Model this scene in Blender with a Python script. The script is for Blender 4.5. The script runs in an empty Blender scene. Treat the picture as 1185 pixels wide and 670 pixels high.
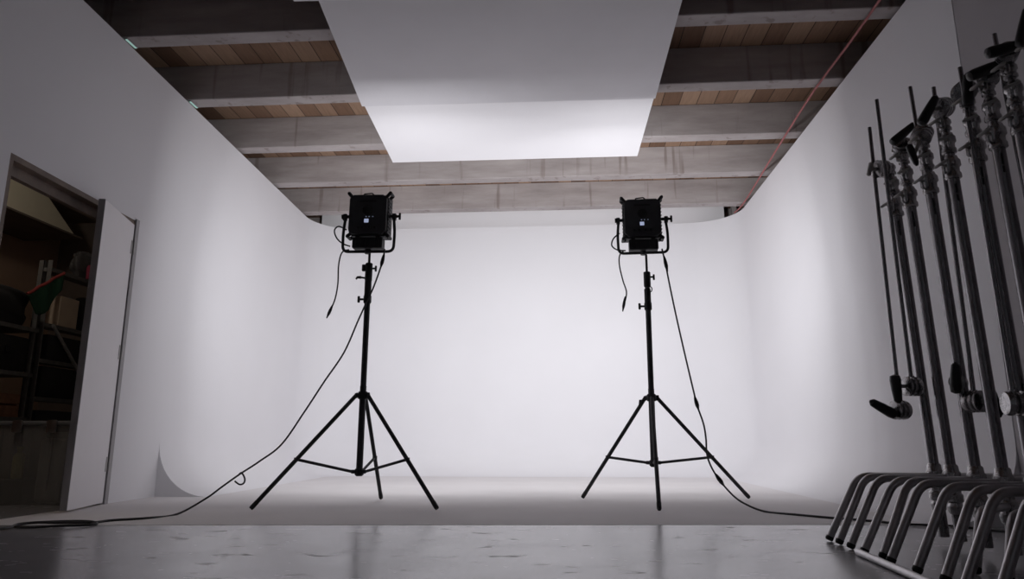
import bpy, bmesh, math, random
from mathutils import Vector, Matrix
random.seed(7)
C = bpy.context.scene.collection
PI = math.pi

# ------------------------------------------------------------------ camera maths (used to trace cords at their true depth)
FPX, CX, CY, CAM_H = 820.0, 592.5, 335.0, 0.43
TH = math.atan(175 / 820.0)
YA = math.atan(57.5 / (820 / math.cos(TH)))
FW = Vector((-math.sin(YA) * math.cos(TH), math.cos(YA) * math.cos(TH), math.sin(TH)))
RT = Vector((math.cos(YA), math.sin(YA), 0))
UP = RT.cross(FW)
def at(x, y, **k):
    d = FW + RT * ((x - CX) / FPX) - UP * ((y - CY) / FPX)
    (a, v), = k.items()
    i = 'XYZ'.index(a)
    c = Vector((0, 0, CAM_H))
    return c + d * ((v - c[i]) / d[i])

# ------------------------------------------------------------------ materials
def nt(name):
    m = bpy.data.materials.new(name); m.use_nodes = True
    t = m.node_tree
    return m, t, t.nodes['Principled BSDF']
def mat(name, col, rough=.5, metal=0., var=.0, scale=8., bump=0., bscale=60., spec=.5):
    m, t, b = nt(name)
    b.inputs['Roughness'].default_value = rough
    b.inputs['Metallic'].default_value = metal
    b.inputs['Specular IOR Level'].default_value = spec
    tc = t.nodes.new('ShaderNodeTexCoord')
    no = t.nodes.new('ShaderNodeTexNoise'); no.inputs['Scale'].default_value = scale; no.inputs['Detail'].default_value = 5
    t.links.new(tc.outputs['Object'], no.inputs['Vector'])
    r = t.nodes.new('ShaderNodeValToRGB')
    r.color_ramp.elements[0].position = .3; r.color_ramp.elements[1].position = .7
    r.color_ramp.elements[0].color = [c * (1 - var) for c in col] + [1]
    r.color_ramp.elements[1].color = [min(1, c * (1 + var)) for c in col] + [1]
    t.links.new(no.outputs['Fac'], r.inputs['Fac']); t.links.new(r.outputs['Color'], b.inputs['Base Color'])
    if bump:
        n2 = t.nodes.new('ShaderNodeTexNoise'); n2.inputs['Scale'].default_value = bscale; n2.inputs['Detail'].default_value = 4
        t.links.new(tc.outputs['Object'], n2.inputs['Vector'])
        bp = t.nodes.new('ShaderNodeBump'); bp.inputs['Strength'].default_value = bump; bp.inputs['Distance'].default_value = .01
        t.links.new(n2.outputs['Fac'], bp.inputs['Height']); t.links.new(bp.outputs['Normal'], b.inputs['Normal'])
    return m
def emit(name, col, s):
    m, t, b = nt(name)
    b.inputs['Base Color'].default_value = (*col, 1)
    b.inputs['Emission Color'].default_value = (*col, 1); b.inputs['Emission Strength'].default_value = s
    return m

M_WALL = mat('white_wall_paint', (.79, .785, .81), .75, var=.012, scale=1.5, spec=.2)
M_CYC = mat('white_cyclorama_paint', (.79, .785, .81), .75, var=.012, scale=1.5, spec=.2)
M_GREYWALL = mat('grey_wall_paint', (.42, .40, .415), .8, var=.03, scale=2)
M_BROWNGREY = mat('raw_plaster', (.33, .30, .29), .85, var=.15, scale=3)
M_DOOR = mat('white_door_paint', (.74, .72, .735), .55, var=.01)
M_DOOREDGE = mat('grey_door_edge', (.36, .35, .36), .6, var=.05)
M_FRAME = mat('brown_frame_wood', (.17, .125, .10), .6, var=.25, scale=9)
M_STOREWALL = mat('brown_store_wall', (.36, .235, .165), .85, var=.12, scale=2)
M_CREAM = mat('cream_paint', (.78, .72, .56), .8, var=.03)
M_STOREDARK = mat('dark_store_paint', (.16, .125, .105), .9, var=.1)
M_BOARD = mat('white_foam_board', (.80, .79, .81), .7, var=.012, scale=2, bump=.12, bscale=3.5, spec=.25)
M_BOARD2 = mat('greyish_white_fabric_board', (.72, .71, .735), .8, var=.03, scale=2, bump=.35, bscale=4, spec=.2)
M_BLACK = mat('black_anodised', (.032, .032, .036), .55, var=.2, spec=.3)
M_BLACK2 = mat('black_plastic', (.012, .012, .014), .55, var=.2, spec=.3)
M_RUBBER = mat('black_rubber', (.014, .014, .015), .75, var=.2)
M_GRILL = mat('black_grill', (.006, .006, .007), .7)
M_CORD = mat('black_cord', (.02, .02, .022), .6)
M_PINK = mat('pink_cord', (.34, .11, .11), .7, var=.15, scale=40)
M_CHROME = mat('worn_chrome', (.46, .445, .455), .32, metal=1., var=.12, scale=14, bump=.04, bscale=90)
M_COL = mat('chrome_tube', (.27, .26, .27), .2, metal=1., var=.1, scale=10, bump=.03, bscale=70)
M_CAST = mat('cast_chrome', (.44, .43, .435), .22, metal=1., var=.2, scale=30, bump=.35, bscale=55)
M_RACK = mat('dark_rack_steel', (.13, .125, .12), .6, metal=.3, var=.15, scale=20)
M_STEEL = mat('galvanised_steel', (.42, .41, .40), .5, metal=.6, var=.15, scale=20)
M_HANDLE = mat('black_handle', (.014, .013, .014), .4, spec=.5)
M_MARK = mat('black_label', (.01, .01, .01), .6)
M_LCD = emit('lcd_glow', (.50, .56, .78), .55)
M_LED = emit('led_glow', (.6, .7, 1.0), .18)
M_DIFF = mat('panel_diffuser', (.85, .85, .85), .4)
M_GREEN = mat('green_cloth', (.013, .06, .03), .9, var=.2)
M_RED = mat('red_cloth', (.22, .03, .026), .9, var=.1)
M_CARD = mat('cardboard', (.46, .36, .27), .85, var=.08)
M_CRATE = mat('crate_wood', (.24, .11, .06), .7, var=.3, scale=14)
M_BAG = mat('black_bag_nylon', (.012, .011, .012), .8, var=.2)
M_YELLOW = mat('yellow_plastic', (.45, .40, .05), .5)
M_PURPLE = mat('dark_grey_cloth', (.06, .055, .055), .9, var=.2)
M_MAGENTA = mat('pink_fabric', (.22, .02, .05), .8)
M_POUCH = mat('light_grey_nylon', (.48, .47, .46), .7, var=.08)
M_GREYBOX = mat('grey_plastic', (.25, .25, .26), .5)

def floor_mat():
    m, t, b = nt('grey_polished_floor')
    L = t.links.new
    tc = t.nodes.new('ShaderNodeTexCoord')
    n1 = t.nodes.new('ShaderNodeTexNoise'); n1.inputs['Scale'].default_value = 1.1; n1.inputs['Detail'].default_value = 7
    L(tc.outputs['Object'], n1.inputs['Vector'])
    r1 = t.nodes.new('ShaderNodeValToRGB')
    r1.color_ramp.elements[0].position = .3; r1.color_ramp.elements[1].position = .72
    r1.color_ramp.elements[0].color = (.27, .265, .28, 1); r1.color_ramp.elements[1].color = (.36, .355, .37, 1)
    L(n1.outputs['Fac'], r1.inputs['Fac'])
    # scuff marks: stretched noise, thresholded
    mp = t.nodes.new('ShaderNodeMapping'); mp.inputs['Scale'].default_value = (2.2, 5.0, 1); mp.inputs['Rotation'].default_value = (0, 0, .35)
    L(tc.outputs['Object'], mp.inputs['Vector'])
    n2 = t.nodes.new('ShaderNodeTexNoise'); n2.inputs['Scale'].default_value = 2.6; n2.inputs['Detail'].default_value = 3; n2.inputs['Distortion'].default_value = .8
    L(mp.outputs['Vector'], n2.inputs['Vector'])
    r2 = t.nodes.new('ShaderNodeValToRGB')
    r2.color_ramp.elements[0].position = .645; r2.color_ramp.elements[1].position = .70
    r2.color_ramp.elements[0].color = (0, 0, 0, 1); r2.color_ramp.elements[1].color = (1, 1, 1, 1)
    L(n2.outputs['Fac'], r2.inputs['Fac'])
    mx = t.nodes.new('ShaderNodeMix'); mx.data_type = 'RGBA'
    mx.inputs['B'].default_value = (.07, .065, .07, 1)
    ml = t.nodes.new('ShaderNodeMath'); ml.operation = 'MULTIPLY'; ml.inputs[1].default_value = .7
    L(r2.outputs['Color'], ml.inputs[0]); L(ml.outputs[0], mx.inputs['Factor']); L(r1.outputs['Color'], mx.inputs['A'])
    L(mx.outputs['Result'], b.inputs['Base Color'])
    n3 = t.nodes.new('ShaderNodeTexNoise'); n3.inputs['Scale'].default_value = 3; n3.inputs['Detail'].default_value = 4
    L(tc.outputs['Object'], n3.inputs['Vector'])
    mr = t.nodes.new('ShaderNodeMapRange'); mr.inputs['To Min'].default_value = .17; mr.inputs['To Max'].default_value = .30
    L(n3.outputs['Fac'], mr.inputs['Value'])
    ad = t.nodes.new('ShaderNodeMath'); ad.operation = 'ADD'
    m2 = t.nodes.new('ShaderNodeMath'); m2.operation = 'MULTIPLY'; m2.inputs[1].default_value = .25
    L(r2.outputs['Color'], m2.inputs[0]); L(mr.outputs['Result'], ad.inputs[0]); L(m2.outputs[0], ad.inputs[1])
    L(ad.outputs[0], b.inputs['Roughness'])
    b.inputs['Specular IOR Level'].default_value = .6; b.inputs['IOR'].default_value = 1.9
    bp = t.nodes.new('ShaderNodeBump'); bp.inputs['Strength'].default_value = .045; bp.inputs['Distance'].default_value = .02
    L(n1.outputs['Fac'], bp.inputs['Height']); L(bp.outputs['Normal'], b.inputs['Normal'])
    return m
M_FLOOR = floor_mat()
M_DECK = mat('painted_studio_floor', (.72, .70, .705), .7, var=.04, scale=1.6, spec=.25)

def plank_mat():
    m, t, b = nt('ceiling_planks')
    L = t.links.new
    tc = t.nodes.new('ShaderNodeTexCoord'); sp = t.nodes.new('ShaderNodeSeparateXYZ')
    L(tc.outputs['Object'], sp.inputs['Vector'])
    dv = t.nodes.new('ShaderNodeMath'); dv.operation = 'DIVIDE'; dv.inputs[1].default_value = .17
    L(sp.outputs['X'], dv.inputs[0])
    fl = t.nodes.new('ShaderNodeMath'); fl.operation = 'FLOOR'; L(dv.outputs[0], fl.inputs[0])
    fr = t.nodes.new('ShaderNodeMath'); fr.operation = 'FRACT'; L(dv.outputs[0], fr.inputs[0])
    d2 = t.nodes.new('ShaderNodeMath'); d2.operation = 'DIVIDE'; d2.inputs[1].default_value = 2.06; L(sp.outputs['Y'], d2.inputs[0])
    f2 = t.nodes.new('ShaderNodeMath'); f2.operation = 'FLOOR'; L(d2.outputs[0], f2.inputs[0])
    cb = t.nodes.new('ShaderNodeCombineXYZ'); L(fl.outputs[0], cb.inputs[0]); L(f2.outputs[0], cb.inputs[1])
    wn = t.nodes.new('ShaderNodeTexWhiteNoise'); L(cb.outputs[0], wn.inputs['Vector'])
    rp = t.nodes.new('ShaderNodeValToRGB')
    e = rp.color_ramp.elements
    e[0].color = (.13, .068, .040, 1); e[1].color = (.40, .265, .18, 1)
    x = e.new(.5); x.color = (.245, .145, .092, 1)
    L(wn.outputs['Value'], rp.inputs['Fac'])
    mp = t.nodes.new('ShaderNodeMapping'); mp.inputs['Scale'].default_value = (22, 1.6, 1); L(tc.outputs['Object'], mp.inputs['Vector'])
    gn = t.nodes.new('ShaderNodeTexNoise'); gn.inputs['Scale'].default_value = 2; gn.inputs['Detail'].default_value = 5; gn.inputs['Distortion'].default_value = 1.2
    L(mp.outputs['Vector'], gn.inputs['Vector'])
    gr = t.nodes.new('ShaderNodeMapRange'); gr.inputs['To Min'].default_value = .65; gr.inputs['To Max'].default_value = 1.25; L(gn.outputs['Fac'], gr.inputs['Value'])
    gap = t.nodes.new('ShaderNodeMath'); gap.operation = 'GREATER_THAN'; gap.inputs[1].default_value = .045; L(fr.outputs[0], gap.inputs[0])
    gm = t.nodes.new('ShaderNodeMapRange'); gm.inputs['To Min'].default_value = .25; gm.inputs['To Max'].default_value = 1; L(gap.outputs[0], gm.inputs['Value'])
    mu = t.nodes.new('ShaderNodeMath'); mu.operation = 'MULTIPLY'; L(gr.outputs[0], mu.inputs[0]); L(gm.outputs[0], mu.inputs[1])
    vm = t.nodes.new('ShaderNodeVectorMath'); vm.operation = 'SCALE'; L(rp.outputs['Color'], vm.inputs[0]); L(mu.outputs[0], vm.inputs['Scale'])
    L(vm.outputs['Vector'], b.inputs['Base Color']); b.inputs['Roughness'].default_value = .8
    return m
M_PLANK = plank_mat()

def beam_mat():
    m, t, b = nt('weathered_grey_beam')
    L = t.links.new
    tc = t.nodes.new('ShaderNodeTexCoord')
    n1 = t.nodes.new('ShaderNodeTexNoise'); n1.inputs['Scale'].default_value = 2.2; n1.inputs['Detail'].default_value = 8; n1.inputs['Roughness'].default_value = .65
    mp1 = t.nodes.new('ShaderNodeMapping'); mp1.inputs['Scale'].default_value = (.55, 1, 3); L(tc.outputs['Object'], mp1.inputs['Vector'])
    L(mp1.outputs['Vector'], n1.inputs['Vector'])
    r1 = t.nodes.new('ShaderNodeValToRGB'); r1.color_ramp.elements[0].position = .3; r1.color_ramp.elements[1].position = .7
    r1.color_ramp.elements[0].color = (.27, .237, .230, 1); r1.color_ramp.elements[1].color = (.42, .384, .378, 1)
    L(n1.outputs['Fac'], r1.inputs['Fac'])
    # drip stains running down the faces
    mp = t.nodes.new('ShaderNodeMapping'); mp.inputs['Scale'].default_value = (7, 7, .5); L(tc.outputs['Object'], mp.inputs['Vector'])
    n2 = t.nodes.new('ShaderNodeTexNoise'); n2.inputs['Scale'].default_value = 1.6; n2.inputs['Detail'].default_value = 3; L(mp.outputs['Vector'], n2.inputs['Vector'])
    r2 = t.nodes.new('ShaderNodeValToRGB'); r2.color_ramp.elements[0].position = .60; r2.color_ramp.elements[1].position = .70
    r2.color_ramp.elements[0].color = (0, 0, 0, 1); r2.color_ramp.elements[1].color = (.6, .6, .6, 1); L(n2.outputs['Fac'], r2.inputs['Fac'])
    mx = t.nodes.new('ShaderNodeMix'); mx.data_type = 'RGBA'; mx.inputs['B'].default_value = (.17, .13, .115, 1)
    L(r2.outputs['Color'], mx.inputs['Factor']); L(r1.outputs['Color'], mx.inputs['A'])
    L(mx.outputs['Result'], b.inputs['Base Color']); b.inputs['Roughness'].default_value = .85
    return m
M_BEAM = beam_mat()

def clear_plastic():
    m, t, b = nt('smoky_clear_plastic')
    b.inputs['Base Color'].default_value = (.50, .49, .47, 1); b.inputs['Roughness'].default_value = .25
    b.inputs['Alpha'].default_value = .36
    return m
M_CLEAR = clear_plastic()

# ------------------------------------------------------------------ mesh helpers
class MB:
    def __init__(s): s.bm = bmesh.new()
    def hexa(s, p):           # 8 points: bottom 4 ccw, top 4 ccw
        v = [s.bm.verts.new(q) for q in p]
        for f in ((3, 2, 1, 0), (4, 5, 6, 7), (0, 1, 5, 4), (1, 2, 6, 5), (2, 3, 7, 6), (3, 0, 4, 7)):
            s.bm.faces.new([v[i] for i in f])
        return s
    def box(s, lo, hi, bev=0., seg=2, rot=None, piv=None):
        b2 = bmesh.new(); bmesh.ops.create_cube(b2, size=1)
        lo, hi = Vector(lo), Vector(hi)
        for v in b2.verts:
            v.co = Vector([(lo[i] + hi[i]) / 2 + v.co[i] * (hi[i] - lo[i]) for i in range(3)])
        if bev: bmesh.ops.bevel(b2, geom=b2.edges[:], offset=bev, segments=seg, profile=.5, affect='EDGES')
        if rot is not None:
            pv = Vector(piv) if piv is not None else (lo + hi) / 2
            for v in b2.verts: v.co = pv + rot @ (v.co - pv)
        s.add(b2); return s
    def add(s, b2):
        mp = {v: s.bm.verts.new(v.co) for v in b2.verts}
        for f in b2.faces: s.bm.faces.new([mp[v] for v in f.verts])
        b2.free()
    def tube(s, pts, r, n=12, cap=True):
        pts = [Vector(p) for p in pts]
        rs = r if isinstance(r, (list, tuple)) else [r] * len(pts)
        T = []
        for i in range(len(pts)):
            a = pts[max(i - 1, 0)]; c = pts[min(i + 1, len(pts) - 1)]
            T.append((c - a).normalized() if (c - a).length > 1e-9 else Vector((0, 0, 1)))
        u = T[0].orthogonal().normalized(); rings = []
        for i, p in enumerate(pts):
            u = (u - T[i] * u.dot(T[i])).normalized(); w = T[i].cross(u)
            rings.append([s.bm.verts.new(p + (u * math.cos(2 * PI * k / n) + w * math.sin(2 * PI * k / n)) * rs[i]) for k in range(n)])
        for a, b in zip(rings, rings[1:]):
            for k in range(n): s.bm.faces.new((a[k], a[(k + 1) % n], b[(k + 1) % n], b[k]))
        if cap:
            s.bm.faces.new(rings[0][::-1]); s.bm.faces.new(rings[-1])
        return s
    def cyl(s, a, b, r, r2=None, n=16):
        return s.tube([a, b], [r, r if r2 is None else r2], n)
    def lathe(s, prof, o=(0, 0, 0), ax=(0, 0, 1), n=20):     # prof: (radius, distance along axis)
        o = Vector(o); ax = Vector(ax).normalized()
        pts = [o + ax * d for _, d in prof]
        u = ax.orthogonal().normalized(); w = ax.cross(u); rings = []
        for (r, d), p in zip(prof, pts):
            rings.append([s.bm.verts.new(p + (u * math.cos(2 * PI * k / n) + w * math.sin(2 * PI * k / n)) * max(r, 1e-4)) for k in range(n)])
        for a, b in zip(rings, rings[1:]):
            for k in range(n): s.bm.faces.new((a[k], a[(k + 1) % n], b[(k + 1) % n], b[k]))
        s.bm.faces.new(rings[0][::-1]); s.bm.faces.new(rings[-1])
        return s
    def prism(s, poly, ax, d0, d1):   # poly of 2-D points extruded along axis index ax
        def P(q, d):
            q = list(q); q.insert(ax, d); return q
        a = [s.bm.verts.new(P(q, d0)) for q in poly]; b = [s.bm.verts.new(P(q, d1)) for q in poly]
        n = len(poly)
        s.bm.faces.new(a[::-1]); s.bm.faces.new(b)
        for k in range(n): s.bm.faces.new((a[k], a[(k + 1) % n], b[(k + 1) % n], b[k]))
        return s
    def build(s, name, m, parent=None, smooth=35, loc=None):
        bmesh.ops.recalc_face_normals(s.bm, faces=s.bm.faces[:])
        me = bpy.data.meshes.new(name); s.bm.to_mesh(me); s.bm.free()
        me.materials.append(m)
        if smooth:
            for p in me.polygons: p.use_smooth = True
            me.set_sharp_from_angle(angle=math.radians(smooth))
        o = bpy.data.objects.new(name, me); C.objects.link(o)
        if parent: o.parent = parent
        if loc is not None: o.location = loc
        return o
def thing(name, label, cat, loc=(0, 0, 0), rz=0, group=None):
    o = bpy.data.objects.new(name, None); o.empty_display_size = .1; C.objects.link(o)
    o.location = loc; o.rotation_euler = (0, 0, rz)
    return tag(o, label, cat, group)
def tag(o, label, cat, group=None):
    o['label'] = label; o['category'] = cat; o['kind'] = 'thing'
    if group: o['group'] = group
    return o
def struct(o):
    o['kind'] = 'structure'; return o
def spline(pts, n=8):
    pts = [Vector(p) for p in pts]; out = []
    for i in range(len(pts) - 1):
        p0 = pts[max(i - 1, 0)]; p1 = pts[i]; p2 = pts[i + 1]; p3 = pts[min(i + 2, len(pts) - 1)]
        for k in range(n):
            t = k / n
            out.append(.5 * ((2 * p1) + (p2 - p0) * t + (2 * p0 - 5 * p1 + 4 * p2 - p3) * t * t + (3 * p1 - p0 - 3 * p2 + p3) * t ** 3))
    out.append(pts[-1]); return out
def rounded(pts, rad, n=6):          # polyline with circular-ish rounded corners
    pts = [Vector(p) for p in pts]; out = [pts[0]]
    for i in range(1, len(pts) - 1):
        a = (pts[i - 1] - pts[i]).normalized(); b = (pts[i + 1] - pts[i]).normalized()
        p, q = pts[i] + a * rad, pts[i] + b * rad
        for k in range(n + 1):
            t = k / n
            out.append(p * (1 - t) ** 2 + pts[i] * 2 * t * (1 - t) + q * t * t)
    out.append(pts[-1]); return out

# ------------------------------------------------------------------ the setting
WH = 3.30                                   # top of the studio walls
def lwx(y): return -3.166 - .034 * (y - 4.868)
BACK, RX, RC, COVE, DZ = 9.30, 2.33, .62, .42, .001

b = MB(); b.box((-7, -4, -.1), (4.2, 11, 0)); struct(b.build('floor', M_FLOOR, smooth=0))
b = MB()
b.prism([(lwx(3.66), 3.66), (lwx(3.66) + .5, 3.69), (RX, 4.05), (RX, BACK), (lwx(BACK), BACK)], 2, 0, DZ)
struct(b.build('floor_cyclorama', M_DECK, smooth=0))

# left wall with its doorway
D0, D1, DH = 3.60, 4.885, 2.045
def lw_box(mb, y0, y1, z0, z1, n0=0., n1=.1):
    P = [(lwx(y0) - n0, y0), (lwx(y1) - n0, y1), (lwx(y1) - n1, y1), (lwx(y0) - n1, y0)]
    mb.hexa([(x, y, z0) for x, y in P] + [(x, y, z1) for x, y in P])
b = MB()
lw_box(b, -2.5, D0, 0, WH); lw_box(b, D0, D1, DH, WH); lw_box(b, D1, 5.56, 0, WH)
struct(b.build('wall_left', M_WALL, smooth=0))
b = MB()
lw_box(b, D0, D1, DH - .035, DH, .001, .115); lw_box(b, D0, D0 + .03, 0, DH - .035, .001, .115)
lw_box(b, D0 + .03, D1, DH - .10, DH - .035, .06, .10)
struct(b.build('trim_1', M_FRAME, smooth=0))
b = MB(); lw_box(b, D1 - .03, D1, 0, DH - .035, .0, .115); lw_box(b, D1, D1 + .04, 0, DH + .01, -.012, .0)
struct(b.build('trim_2', M_DOOREDGE, smooth=0))

# cyclorama: curved cove swept round left, back and right
def plan():
    out = []
    d = Vector((-.034, 1)).normalized(); nl = Vector((d.y, -d.x))
    y = 5.56
    for i in range(7):
        yy = 5.56 + (BACK - RC - 5.56) * i / 6
        out.append((Vector((lwx(yy), yy)), nl))
    c = Vector((lwx(BACK - RC) + RC, BACK - RC))
    for i in range(1, 13):
        a = PI - (PI / 2) * i / 12
        n = -Vector((math.cos(a), math.sin(a)))
        out.append((c - n * RC, n))
    for i in range(1, 8):
        x = c.x + (RX - RC - c.x) * i / 8
        out.append((Vector((x, BACK)), Vector((0, -1))))
    c2 = Vector((RX - RC, BACK - RC))
    for i in range(0, 13):
        a = PI / 2 - (PI / 2) * i / 12
        n = -Vector((math.cos(a), math.sin(a)))
        out.append((c2 - n * RC, n))
    for i in range(1, 7):
        out.append((Vector((RX, BACK - RC + (3.9 - BACK + RC) * i / 6)), Vector((-1, 0))))
    return out
prof = [(COVE - COVE * math.sin(a), DZ + COVE - COVE * math.cos(a)) for a in [PI / 2 * i / 12 for i in range(13)]]
prof += [(0, 1.0), (0, 1.7), (0, 2.5), (0, WH), (-.09, WH), (-.09, 0), (COVE, 0)]
b = MB(); rings = []
for p, n in plan():
    rings.append([b.bm.verts.new((p.x + n.x * o, p.y + n.y * o, z)) for o, z in prof])
m_ = len(prof)
for r0, r1 in zip(rings, rings[1:]):
    for k in range(m_): b.bm.faces.new((r0[k], r0[(k + 1) % m_], r1[(k + 1) % m_], r1[k]))
b.bm.faces.new(rings[0]); b.bm.faces.new(rings[-1][::-1])
struct(b.build('wall_cyclorama', M_CYC, smooth=40))

# building shell beyond the studio walls
b = MB(); b.box((2.332, -2.5, 0), (2.46, 3.897, 3.655)); struct(b.build('wall_right', M_GREYWALL, smooth=0))
b = MB(); b.box((2.95, 3.80, 0), (3.05, 9.9, 3.655)); b.box((2.46, 3.80, 0), (2.95, 3.897, 3.655)); struct(b.build('wall_outer_right', M_BROWNGREY, smooth=0))
b = MB(); b.box((-3.85, 6.9, 0), (-3.75, 9.9, 3.655)); struct(b.build('wall_outer_left', M_BROWNGREY, smooth=0))
b = MB(); b.box((-3.85, 9.8, 0), (3.05, 9.9, 3.655)); struct(b.build('wall_outer_back', M_BROWNGREY, smooth=0))
b = MB(); b.box((-3.34, 9.395, 0), (2.25, 9.47, 3.62)); struct(b.build('wall_back', M_WALL, smooth=0))
b = MB(); b.box((2.36, 9.40, 0), (2.42, 9.48, 3.6)); struct(b.build('trim_3', M_BROWNGREY, smooth=0))
b = MB(); b.box((-3.85, -2.5, 3.655), (3.05, 9.9, 3.72)); struct(b.build('ceiling', M_PLANK, smooth=0))
BZ = 3.33
for y in (-.6, .42, 1.44, 2.46, 3.48, 4.50, 5.48, 6.52, 7.53, 8.575):
    b = MB(); b.box((-3.74, y, BZ), (2.94, y + .15, 3.655), .006, 1)
    struct(b.build('beam', M_BEAM, smooth=0))

# greenish glints of leaked light on the beam ends, imitated by glowing slivers
M_GLINT = emit('green_glint', (.45, .68, .62), .4)
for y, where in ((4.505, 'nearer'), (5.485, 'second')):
    q = thing('beam_glint', 'short pale green glint of light, modelled as a glowing sliver, under the left end of the %s visible beam' % where, 'light glint', (lwx(y) - .005, y + .07, BZ - .001), 0, 'green light glints under the beams')
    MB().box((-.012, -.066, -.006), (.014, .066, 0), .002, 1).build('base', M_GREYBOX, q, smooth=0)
    MB().box((-.008, -.062, -.010), (.010, .062, -.006), .001, 1).build('diffuser', M_GLINT, q, smooth=0)  # emissive face stands in for light falling on the beam

# storeroom behind the doorway
b = MB(); b.box((-5.3, 2.9, 0), (-5.2, 7.0, 2.75)); struct(b.build('wall_storeroom_back', M_STOREWALL, smooth=0))
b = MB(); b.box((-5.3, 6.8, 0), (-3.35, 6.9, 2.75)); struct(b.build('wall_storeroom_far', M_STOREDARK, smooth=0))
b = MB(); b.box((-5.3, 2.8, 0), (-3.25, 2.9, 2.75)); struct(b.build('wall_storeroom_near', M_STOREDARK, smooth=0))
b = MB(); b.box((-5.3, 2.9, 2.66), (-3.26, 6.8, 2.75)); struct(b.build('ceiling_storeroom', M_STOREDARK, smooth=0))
b = MB(); b.prism([(2.92, 2.35), (6.18, 2.35), (5.72, 2.63), (5.70, 2.65), (2.92, 2.65)], 0, -5.19, -4.6)
struct(b.build('trim_4', M_CREAM, smooth=0))
b = MB(); b.prism([(2.92, 2.332), (6.3, 2.332), (6.3, 2.349), (2.92, 2.349)], 0, -5.19, -4.595)
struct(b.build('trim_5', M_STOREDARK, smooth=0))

sl = thing('added_fill_lamp', 'added unseen fill lamp on the storeroom ceiling', 'lamp', (-3.95, 4.05, 2.66))  # lamp added out of view to brighten the cream panel and brown wall
MB().lathe([(.10, -.02), (.10, 0)]).build('base', M_GREYBOX, sl)
sd = bpy.data.lights.new('storeroom_fill', 'POINT'); sd.energy = 10; sd.shadow_soft_size = .06; sd.color = (1, .90, .78)
so = bpy.data.objects.new('fill_source', sd); C.objects.link(so); so.parent = sl; so.location = (0, 0, -.09)

# the half-open door leaf, hinged at the far jamb
hx, hy = -3.158, 4.872
fx, fy = -3.01, 4.30
dl = math.hypot(fx - hx, fy - hy); ang = math.atan2(fy - hy, fx - hx)
dr = thing('door_1', 'white door leaf standing ajar in the doorway of the left wall', 'door', (hx, hy, 0), ang)
dr['kind'] = 'structure'
MB().box((0.004, -.040, .012), (dl, .0, DH - .04), .002, 1).build('leaf', M_DOOR, dr)
e = MB().box((dl, -.041, .012), (dl + .004, .001, DH - .04)).build('edge_strip', M_DOOREDGE, dr, smooth=0); e['label'] = 'grey door edge'
for z in (.22, 1.0, 1.78):
    MB().cyl((-.004, .008, z), (-.004, .008, z + .1), .008).box((0, .0, z), (.03, .003, z + .1)).build('hinge', M_STEEL, dr)

# ------------------------------------------------------------------ boards hung under the beams
def board(c4, th, label, bend=0.0, m=None):
    # c4: near-left, near-right, far-right, far-left bottom corners; a gentle sag across
    mb = MB(); N = 12; M = 8
    nl, nr, fr, fl = [Vector(p) for p in c4]
    def q(i, j):
        u, v = i / N, j / M
        p = nl * (1 - u) * (1 - v) + nr * u * (1 - v) + fr * u * v + fl * (1 - u) * v
        return p + Vector((0, 0, -bend * math.sin(PI * u) * math.sin(PI * v)))
    lo = [[mb.bm.verts.new(q(i, j)) for j in range(M + 1)] for i in range(N + 1)]
    hi = [[mb.bm.verts.new(q(i, j) + Vector((0, 0, th))) for j in range(M + 1)] for i in range(N + 1)]
    for i in range(N):
        for j in range(M):
            mb.bm.faces.new((lo[i][j], lo[i][j + 1], lo[i + 1][j + 1], lo[i + 1][j]))
            mb.bm.faces.new((hi[i][j], hi[i + 1][j], hi[i + 1][j + 1], hi[i][j + 1]))
    for i in range(N):
        for j in (0, M): mb.bm.faces.new((lo[i][j], lo[i + 1][j], hi[i + 1][j], hi[i][j]))
    for j in range(M):
        for i in (0, N): mb.bm.faces.new((lo[i][j], lo[i][j + 1], hi[i][j + 1], hi[i][j]))
    return tag(mb.build('hanging_foam_board', m or M_BOARD, smooth=30), label, 'board', 'foam boards under the ceiling beams')
board([(-1.68, 5.575, 3.300), (.83, 5.575, 3.300), (.82, 6.93, 3.300), (-1.735, 6.93, 3.300)], .028,
      'brightly lit white foam board nearest the back wall, hung flat under the beams')
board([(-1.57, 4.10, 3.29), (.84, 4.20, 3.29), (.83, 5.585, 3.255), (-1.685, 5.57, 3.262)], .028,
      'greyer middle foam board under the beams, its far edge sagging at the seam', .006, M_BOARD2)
board([(-1.78, 2.90, 3.285), (.75, 2.90, 3.285), (.75, 4.19, 3.295), (-1.73, 4.09, 3.28)], .028,
      'white foam board cut off by the top edge of the photo, nearest of three')

# ------------------------------------------------------------------ pink cord along the ceiling
pp = [at(1030, -16, Z=3.31), at(1018, 0, Z=3.312), at(985, 47, Z=3.308), at(940, 108, Z=3.314), at(900, 171, Z=3.31), at(862, 233, Z=3.316), at(850, 246, Z=3.32)]
tag(MB().tube(spline(pp, 8), .009, 8).build('pink_cable', M_PINK), 'thin pink cable stretched under the beams along the right wall', 'cable')

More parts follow.
